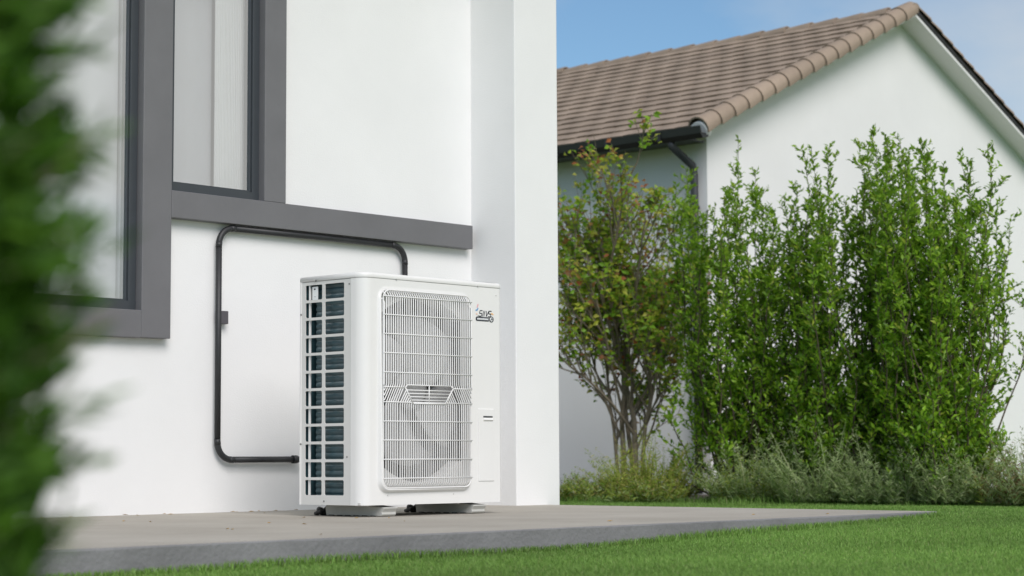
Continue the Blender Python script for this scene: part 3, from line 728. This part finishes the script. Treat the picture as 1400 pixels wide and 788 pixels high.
# ------------------------------------------------------------------ foliage
def tint_from(cols, wts, n, per, jit=0.18):
    cols = np.array(cols); idx = rng.choice(len(cols), n, p=np.array(wts)/sum(wts))
    c = cols[idx]*(1+rng.normal(0, jit, (n, 1))); c = np.clip(c, 0.004, 0.6)
    return np.repeat(c, per, 0)
def shrub(name, label, cx, cy, rx, ry, tops, cols, wts, shoots=80, basal=0, leaf=(0.047, 0.0205), low=0.25, group=None, gap=0.0, lean=0.0):
    t = thing(name, label, 'shrub', (cx, cy, ZL), group)
    stems = MB(); P = []; D = []
    for k in range(shoots+basal):
        a = rnd.uniform(0, 2*PI); r = math.sqrt(rnd.random())
        tx, ty = cx+rx*r*math.cos(a), cy+ry*r*math.sin(a)
        u = (ty-cy)/ry                                   # -1..1 along the bed
        h = tops(u)*(1-0.28*r*r)*rnd.uniform(0.78, 1.07)
        if rnd.random() < 0.15: h *= rnd.uniform(0.55, 0.85)
        if k >= shoots: h *= rnd.uniform(0.16, 0.45)
        tx += rnd.gauss(0, 0.13); ty += rnd.gauss(0, 0.17)
        b = Vector((cx+rx*0.35*r*math.cos(a), cy+ry*0.45*r*math.sin(a), ZL)); tip = Vector((tx, ty, ZL+h))
        pts = []
        for i in range(9):
            s = i/8; q = b.lerp(tip, s); bulge = math.sin(PI*s)*0.30
            q += Vector((math.cos(a)*bulge*rx*r*1.2, math.sin(a)*bulge*ry*r*1.2, 0))+Vector((rnd.gauss(0, .026), rnd.gauss(0, .026), 0))*(1 if 0 < i < 8 else 0)
            pts.append(q)
        stems.tube(pts, [0.0075*(1-i/8)+0.0015 for i in range(9)], 5, cap=False)
        # side twigs
        nt_ = int(h*17)
        for q in range(nt_):
            s = low+(1-low)*rnd.random()**0.85; f = s*8; i = min(int(f), 7); p = pts[i].lerp(pts[i+1], f-i)
            aa = rnd.uniform(0, 2*PI); ln = rnd.uniform(0.08, 0.31)*(1.2-0.8*s)
            d = Vector((math.cos(aa), math.sin(aa), rnd.uniform(0.45, 1.5))).normalized()
            e = p+d*ln
            if rnd.random() < 0.55: stems.tube([p, p+d*ln*0.55+Vector((0, 0, -0.004)), e], [0.0028, 0.002, 0.0012], 3, cap=False)
            nl = int(ln/0.0165)+2
            for j in range(nl):
                pp = p.lerp(e, (j+0.6)/nl); a2 = rnd.uniform(0, 2*PI)
                P.append(pp); D.append(d*0.75+Vector((math.cos(a2), math.sin(a2), rnd.uniform(-.15, .6)))*0.85)
        nl = int(0.40/0.012)                             # leaves along the free tip
        for j in range(nl):
            s = 1-0.36*j/nl/max(h, 1)*1.6; f = s*8; i = min(int(f), 7); p = pts[i].lerp(pts[i+1], f-i); a2 = rnd.uniform(0, 2*PI)
            P.append(p); D.append(Vector((math.cos(a2), math.sin(a2), rnd.uniform(0.5, 1.5))))
    stems.build('stems', M['twig'], t, recalc=False)
    P = np.array([tuple(p) for p in P]); D = np.array([tuple(d) for d in D]); n = len(P)
    ln = rng.uniform(0.72, 1.25, n)*leaf[0]; wd = ln*leaf[1]/leaf[0]*rng.uniform(0.8, 1.15, n)
    V, F = leaves(P, D, ln, wd)
    c = tint_from(cols, wts, n, 5)
    hh = np.clip((np.repeat(P[:, 2], 5)-ZL)/2.5, 0, 1)[:, None]      # young shoots at the top are yellower leaves
    c = 1.9*c*(1-0.35*hh**2)+np.array([0.22, 0.33, 0.035])*0.35*hh**2
    tag(np_mesh('foliage', V, F, M['leaf'], t, c), kind='stuff')
    return n
GREEN = [(0.098, 0.195, 0.013), (0.138, 0.240, 0.016), (0.175, 0.280, 0.022), (0.066, 0.140, 0.012), (0.25, 0.30, 0.04)]
GW = [3, 4, 2, 3, 0.6]
tot = 0
tot += shrub('leafy_shrub', 'green upright shrub left of the three, touching the red tinged tree', 6.35, 1.36, 0.42, 0.56, lambda u: 2.52+0.45*max(0, u)**1.5+0.08*math.sin(6*u), GREEN, GW, 54, 18, low=0.14)
tot += shrub('leafy_shrub', 'dense green upright shrub in the middle of the three by the gable wall', 6.40, 0.52, 0.45, 0.56, lambda u: 2.60-0.06*u*u, GREEN, GW, 64, 36, low=0.03)
tot += shrub('leafy_shrub', 'tallest dense green shrub at the right end of the row', 6.35, -0.22, 0.46, 0.46, lambda u: 2.62-0.30*max(0, -u)**2, GREEN, GW, 76, 50, low=0.02)

# multi-stemmed tree with reddish leaves
tr = thing('tree', 'slender multi stemmed tree with thinning yellow green and reddish leaves', 'tree', (6.60, 2.72, ZL))
tb = MB(); P = []; D = []; TC = []
TC_OL = [(0.20, 0.27, 0.026), (0.15, 0.25, 0.022), (0.26, 0.30, 0.040), (0.11, 0.21, 0.018)]
TC_RED = [(0.21, 0.075, 0.03), (0.18, 0.09, 0.035), (0.26, 0.14, 0.045)]
def in_crown(p):
    z = p.z-ZL
    return z
branches = []
def grow(p, d, ln, r, depth):
    n = 6; pts = [p]; dd = d.copy()
    for i in range(n):
        dd = (dd+Vector((rnd.gauss(0, .09), rnd.gauss(0, .09), rnd.gauss(0.04, .06)))).normalized()
        pts.append(pts[-1]+dd*ln/n)
    tb.tube(pts, [r*(1-0.55*i/n) for i in range(n+1)], 7 if depth < 2 else 4, cap=False)
    if depth >= 2:
        branches.append((pts, depth))
    if depth < 3:
        k = (8, 6, 6)[depth]
        for q in range(k):
            f = rnd.uniform(0.35 if depth else 0.13, 1.0)*n; i = min(int(f), n-1); s = pts[i].lerp(pts[i+1], f-i)
            a = rnd.uniform(0, 2*PI); td = (pts[i+1]-pts[i]).normalized()
            side = (td.orthogonal().normalized()); side = (Matrix.Rotation(a, 3, td) @ side)
            nd = (td*rnd.uniform(0.8, 1.1)+side*rnd.uniform(0.42, 0.80)+Vector((0, 0, 0.24 if depth or f > 2.6 else -0.32))).normalized()
            grow(s, nd, ln*rnd.uniform(0.38, 0.60), r*0.50, depth+1)
for k, (dx, dy, r, ln, lx, ly) in enumerate([(0.0, 0.10, 0.026, 1.85, 0.0, 0.045), (0.02, -0.02, 0.022, 1.95, 0.0, 0.03), (-0.02, -0.06, 0.028, 1.9, -0.02, -0.02), (0.03, -0.12, 0.020, 1.75, 0.02, -0.11), (0.0, 0.16, 0.017, 1.65, -0.01, 0.13)]):
    grow(Vector((6.60+dx, 2.72+dy*0.8, ZL)), Vector((lx, ly, 1)).normalized(), ln, r, 0)
for pts, dep in branches:
    red = rnd.random() < 0.10; bare = rnd.random() < 0.36
    nl = rnd.randint(0, 5) if bare else rnd.randint(7, 11)
    if dep == 2: nl = int(nl*0.6)
    for j in range(nl):
        f = rnd.uniform(0.25, 1.0)*6; i = min(int(f), 5); p = pts[i].lerp(pts[i+1], f-i)
        a2 = rnd.uniform(0, 2*PI); p = p+Vector((rnd.gauss(0, .018), rnd.gauss(0, .018), rnd.gauss(0, .018)))
        P.append(p); D.append(Vector((math.cos(a2), math.sin(a2), rnd.uniform(-0.5, 0.9))))
        TC.append(rnd.choice(TC_RED) if (red and rnd.random() < 0.75) or rnd.random() < 0.04 else (rnd.choice(TC_OL) if p.z > 1.1 or rnd.random() < 0.4 else rnd.choice(GREEN)))
tb.build('trunk', M['bark'], tr, recalc=False)
P = np.array([tuple(p) for p in P]); D = np.array([tuple(d) for d in D]); n = len(P)
V, F = leaves(P, D, rng.uniform(0.042, 0.074, n), rng.uniform(0.027, 0.042, n))
c = np.repeat(1.9*np.array(TC)*(1+rng.normal(0, .15, (n, 1))), 5, 0)
tag(np_mesh('foliage', V, F, M['leaf'], tr, np.clip(c, 0.005, 0.5)), kind='stuff')

# feathery weeds along the edge of the bed
def weed_geo(cx, cy, rx, ry, h, nst, cols, wts, fine=1.0):
    P = []; D = []; LN = []
    for k in range(nst):
        a = rnd.uniform(0, 2*PI); r = math.sqrt(rnd.random())
        b = Vector((cx+rx*r*math.cos(a)*0.8, cy+ry*r*math.sin(a)*0.8, ZL))
        hh = h*rnd.uniform(0.45, 1.05)*(1-0.35*r*r); d = Vector((math.cos(a)*r*0.55+rnd.gauss(0, .22), math.sin(a)*r*0.55+rnd.gauss(0, .22), 1)).normalized()
        for j in range(26):
            s = (j+1)/26; p = b+d*hh*s+Vector((d.x, d.y, -0.12))*0.16*s*s
            for q in range(2):
                a2 = rnd.uniform(0, 2*PI); P.append(p); D.append(Vector((math.cos(a2), math.sin(a2), rnd.uniform(0.2, 1.3)))); LN.append(rnd.uniform(0.02, 0.075)*(1.2-0.7*s))
        P.append(b); D.append(d); LN.append(hh*0.95)
    P = np.array([tuple(p) for p in P]); D = np.array([tuple(d) for d in D]); LN = np.array(LN); n = len(P)
    V, F = leaves(P, D, LN, np.minimum(LN*0.14, 0.006)*fine+0.0018)
    return V, F, tint_from(cols, wts, n, 5, 0.22)
SAGE = [(0.34, 0.43, 0.19), (0.40, 0.48, 0.24), (0.25, 0.36, 0.11)]
YEL = [(0.34, 0.42, 0.07), (0.25, 0.35, 0.05), (0.40, 0.38, 0.11)]
DRY = [(0.20, 0.13, 0.055), (0.24, 0.17, 0.08)]
for nm, lb, cx, cy, rx, ry, h, ns, cc in (
    ('weed_clump', 'yellow green feathery weed clump right of the tree trunk', 5.95, 2.02, 0.25, 0.36, 0.62, 110, YEL),
    ('weed_clump', 'low pale weed clump at the foot of the thin tree trunk', 6.35, 2.78, 0.15, 0.24, 0.30, 45, SAGE),
    ('weed_clump', 'grey green feathery weed clump under the left shrub', 5.98, 1.12, 0.22, 0.34, 0.50, 95, SAGE+YEL[:1]),
    ('weed_clump', 'tall sage green weed clump rising against the middle shrub', 5.98, 0.55, 0.22, 0.28, 0.74, 110, SAGE),
    ('weed_clump', 'spreading sage weed clump between the middle and right shrubs', 6.02, 0.02, 0.24, 0.34, 0.52, 120, SAGE),
    ('weed_clump', 'grey green weed clump below the tallest right shrub', 6.05, -0.46, 0.22, 0.26, 0.58, 90, SAGE),
    ('weed_clump', 'wide dry tinged weed clump at the right end of the bed', 6.15, -1.10, 0.28, 0.42, 0.56, 150, SAGE+DRY[:1])):
    t = thing(nm, lb, 'weeds', (cx, cy, ZL), 'feathery weeds along the bed edge')
    V, F, c = weed_geo(cx, cy, rx, ry, h, ns, cc, [1]*len(cc)); tag(np_mesh('foliage', V, F, M['weed'], t, c), kind='stuff')
VV = []; FF = []; CC = []; off = 0
for k in range(40):
    yy = rnd.uniform(-1.9, 2.6); xx = 6.0-0.30*(yy-0.3)*0.6+rnd.uniform(-0.15, 0.9)
    V, F, c = weed_geo(xx, yy, 0.22, 0.26, rnd.uniform(0.12, 0.36), 18, YEL+YEL+SAGE+DRY[:1]+GREEN[:2], [1]*12, 1.0)
    VV.append(V); FF.append(F+off); CC.append(c); off += len(V)
tag(np_mesh('undergrowth', np.concatenate(VV), np.concatenate(FF), M['weed'], None, np.concatenate(CC)), 'low tangled weeds covering the planting bed', 'undergrowth', kind='stuff')

# clipped conifer close to the camera
cf_c = CAM+fwd*1.2-rt*(0.2625+0.314)
cf = thing('conifer_hedge', 'dark green conifer close at the left edge, out of focus', 'conifer', (cf_c.x, cf_c.y, ZL))
mb = MB(); mb.tube([(cf_c.x, cf_c.y, ZL), (cf_c.x+.01, cf_c.y, 0.6), (cf_c.x, cf_c.y+.01, 1.0)], [0.04, 0.03, 0.008], 8, cap=False)
P = []; D = []
HC = 1.12
def conr(z):
    s = z/HC
    return 0.305*min(1, (0.80+0.5*s) if s < 0.28 else 0.94-0.02*math.sin(9*s))*(1 if s < 0.6 else math.sqrt(max(0.0, 1-((s-0.6)/0.42)**2)))
for k in range(6500):
    z = rnd.uniform(0.02, HC); a = rnd.uniform(0, 2*PI); rr = conr(z)
    o_ = Vector((math.cos(a), math.sin(a), 0)); lenb = rnd.uniform(0.07, 0.13); pr_ = 0.045*rnd.random()**4
    tip = Vector((cf_c.x, cf_c.y, ZL+z))+o_*(rr+pr_-rnd.random()**2*0.10)+Vector((0, 0, 0.03)); d = (o_*0.9+Vector((rnd.gauss(0, .3), rnd.gauss(0, .3), rnd.uniform(0.1, 0.9)))).normalized()
    base = tip-d*lenb
    if k % 3 == 0: mb.tube([base-d*0.08, base, tip], [0.003, 0.002, 0.001], 3, cap=False)
    nn = d.cross(Vector((rnd.gauss(0, 1), rnd.gauss(0, 1), rnd.gauss(0, 1)))).normalized()
    for j in range(30):
        s = j/29; p = base.lerp(tip, s); sd_ = 1 if j % 2 else -1
        P.append(p); D.append(d*1.0+nn*sd_*0.8*(1-0.6*s)+Vector((rnd.gauss(0, .25), rnd.gauss(0, .25), rnd.gauss(0, .25))))
mb.build('trunk', M['bark'], cf, recalc=False)
P = np.array([tuple(p) for p in P]); D = np.array([tuple(d) for d in D]); n = len(P)
V, F = leaves(P, D, rng.uniform(0.014, 0.038, n), rng.uniform(0.004, 0.0075, n), 0.2, 0.05)
tag(np_mesh('foliage', V, F, M['conifer'], cf, tint_from([(0.060, 0.155, 0.012), (0.090, 0.205, 0.016), (0.036, 0.100, 0.010)], [3, 2, 2], n, 5)), kind='stuff')
mb = MB(); b0 = CAM+fwd*1.19-rt*0.296+Vector((0, 0, -0.048)); b1 = b0+rt*0.056+Vector((0, 0, 0.034))
mb.tube([b0, b0.lerp(b1, 0.5)+Vector((0, 0, -0.004)), b1], [0.0026, 0.002, 0.0008], 5); mb.build('dead_twig', M['bark'], cf)

# ------------------------------------------------------------------ lawn grass
def blades(n, fx, fy, hmin, hmax, wd, edge=False):
    x = fx(n); y = fy(n, x)
    ok = ~((x > PX0-0.02) & (x < PX1+0.012) & (y > PY0-0.008)) & ~((x > 1.9) & (x < 2.29) & (y > -0.34)) & ~((y > 0) & (x < 2.29))
    # keep out of the bed
    bx = np.interp(y, [-3.5, -1.6, 0.2, 2.6, 5.0], [6.5, 6.15, 5.75, 5.25, 4.7]); ok &= x < bx+(0.75 if edge else 0.42)
    if edge: ok &= x > bx+0.12+0.12*np.sin(y*5)
    dcam = (x-CAM.x)*fwd.x+(y-CAM.y)*fwd.y; lat = (x-CAM.x)*rt.x+(y-CAM.y)*rt.y
    ok &= (np.hypot(x-CAM.x, y-CAM.y) > 0.5)
    x = x[ok]; y = y[ok]; n = len(x)
    h = rng.uniform(hmin, hmax, n)*(0.9+0.2*np.sin(x*3.1+1.3*np.sin(y*2.3)))
    a = rng.uniform(0, 2*PI, n); la = rng.uniform(0, 2*PI, n); ll = rng.uniform(0.1, 0.75, n)*h
    B = np.stack([x, y, ZL-0.012+rise(x, y)], 1); s = np.stack([np.cos(a), np.sin(a), np.zeros(n)], 1)*wd/2
    Md = B+np.stack([np.cos(la)*ll*0.3, np.sin(la)*ll*0.3, h*0.6], 1); T = B+np.stack([np.cos(la)*ll, np.sin(la)*ll, h], 1)
    V = np.stack([B-s, B+s, Md-s*0.8, Md+s*0.8, T], 1).reshape(-1, 3)
    o = (np.arange(n)*5)[:, None]
    F = np.concatenate([o+np.array([[0, 1, 3]]), o+np.array([[0, 3, 2]]), o+np.array([[2, 3, 4]])], 0)
    pat = 1+0.10*np.sin(x*1.7+2.0*np.sin(y*1.1))+0.08*np.sin(y*4.3+x*2.9)
    c = np.array([(0.185, 0.325, 0.068), (0.205, 0.345, 0.078), (0.160, 0.295, 0.058), (0.26, 0.32, 0.11)])[rng.choice(4, n, p=[.42, .3, .23, .05])]
    c = c*pat[:, None]*(1+rng.normal(0, .14, (n, 1)))
    return V, F, np.repeat(np.clip(c, 0.005, 0.5), 5, 0)
sets = [blades(360000, lambda n: rng.uniform(-4.6, 3.4, n), lambda n, x: PY0+0.02-rng.uniform(0, 1, n)**1.2*3.2, 0.007, 0.017, 0.0026),
        blades(190000, lambda n: rng.uniform(2.1, 7.0, n), lambda n, x: rng.uniform(-4.2, 4.6, n), 0.008, 0.022, 0.0045),
        blades(26000, lambda n: rng.uniform(5.3, 7.0, n), lambda n, x: rng.uniform(-2.6, 4.4, n), 0.02, 0.085, 0.005, edge=True),
        blades(9000, lambda n: rng.uniform(PX0, PX1, n), lambda n, x: PY0-np.abs(rng.normal(0, 0.02, n))-0.01, 0.02, 0.042, 0.0032)]
off = 0; VV = []; FF = []; CC = []
for V, F, c in sets: VV.append(V); FF.append(F+off); CC.append(c); off += len(V)
tag(np_mesh('grass', np.concatenate(VV), np.concatenate(FF), M['grass'], None, np.concatenate(CC)), 'short green lawn grass around the patio', 'grass', kind='stuff')
# dry leaf crumbs on the patio
mb = MB()
for k in range(34):
    x, y = (rnd.uniform(-1.5, 1.9), rnd.uniform(-2.6, -0.05)) if k > 14 else (rnd.uniform(-1.0, 0.8), rnd.uniform(-0.12, -0.01))
    a = rnd.uniform(0, 2*PI); l = rnd.uniform(0.006, 0.018); c_, s_ = math.cos(a), math.sin(a)
    def q(u, v, z): return (x+u*c_-v*s_, y+u*s_+v*c_, z)
    mb.add([q(-l, 0, 0.002), q(0, l*0.45, 0.006), q(l, 0, 0.003), q(0, -l*0.45, 0.004), q(0, 0, 0.002)], [(0, 4, 1), (1, 4, 2), (0, 3, 4), (4, 3, 2)])
tag(mb.build('leaf_crumbs', M['leaf_dry']), 'tiny dry leaf crumbs scattered on the concrete patio', 'leaf litter', kind='stuff')
print('shrub leaves', tot)
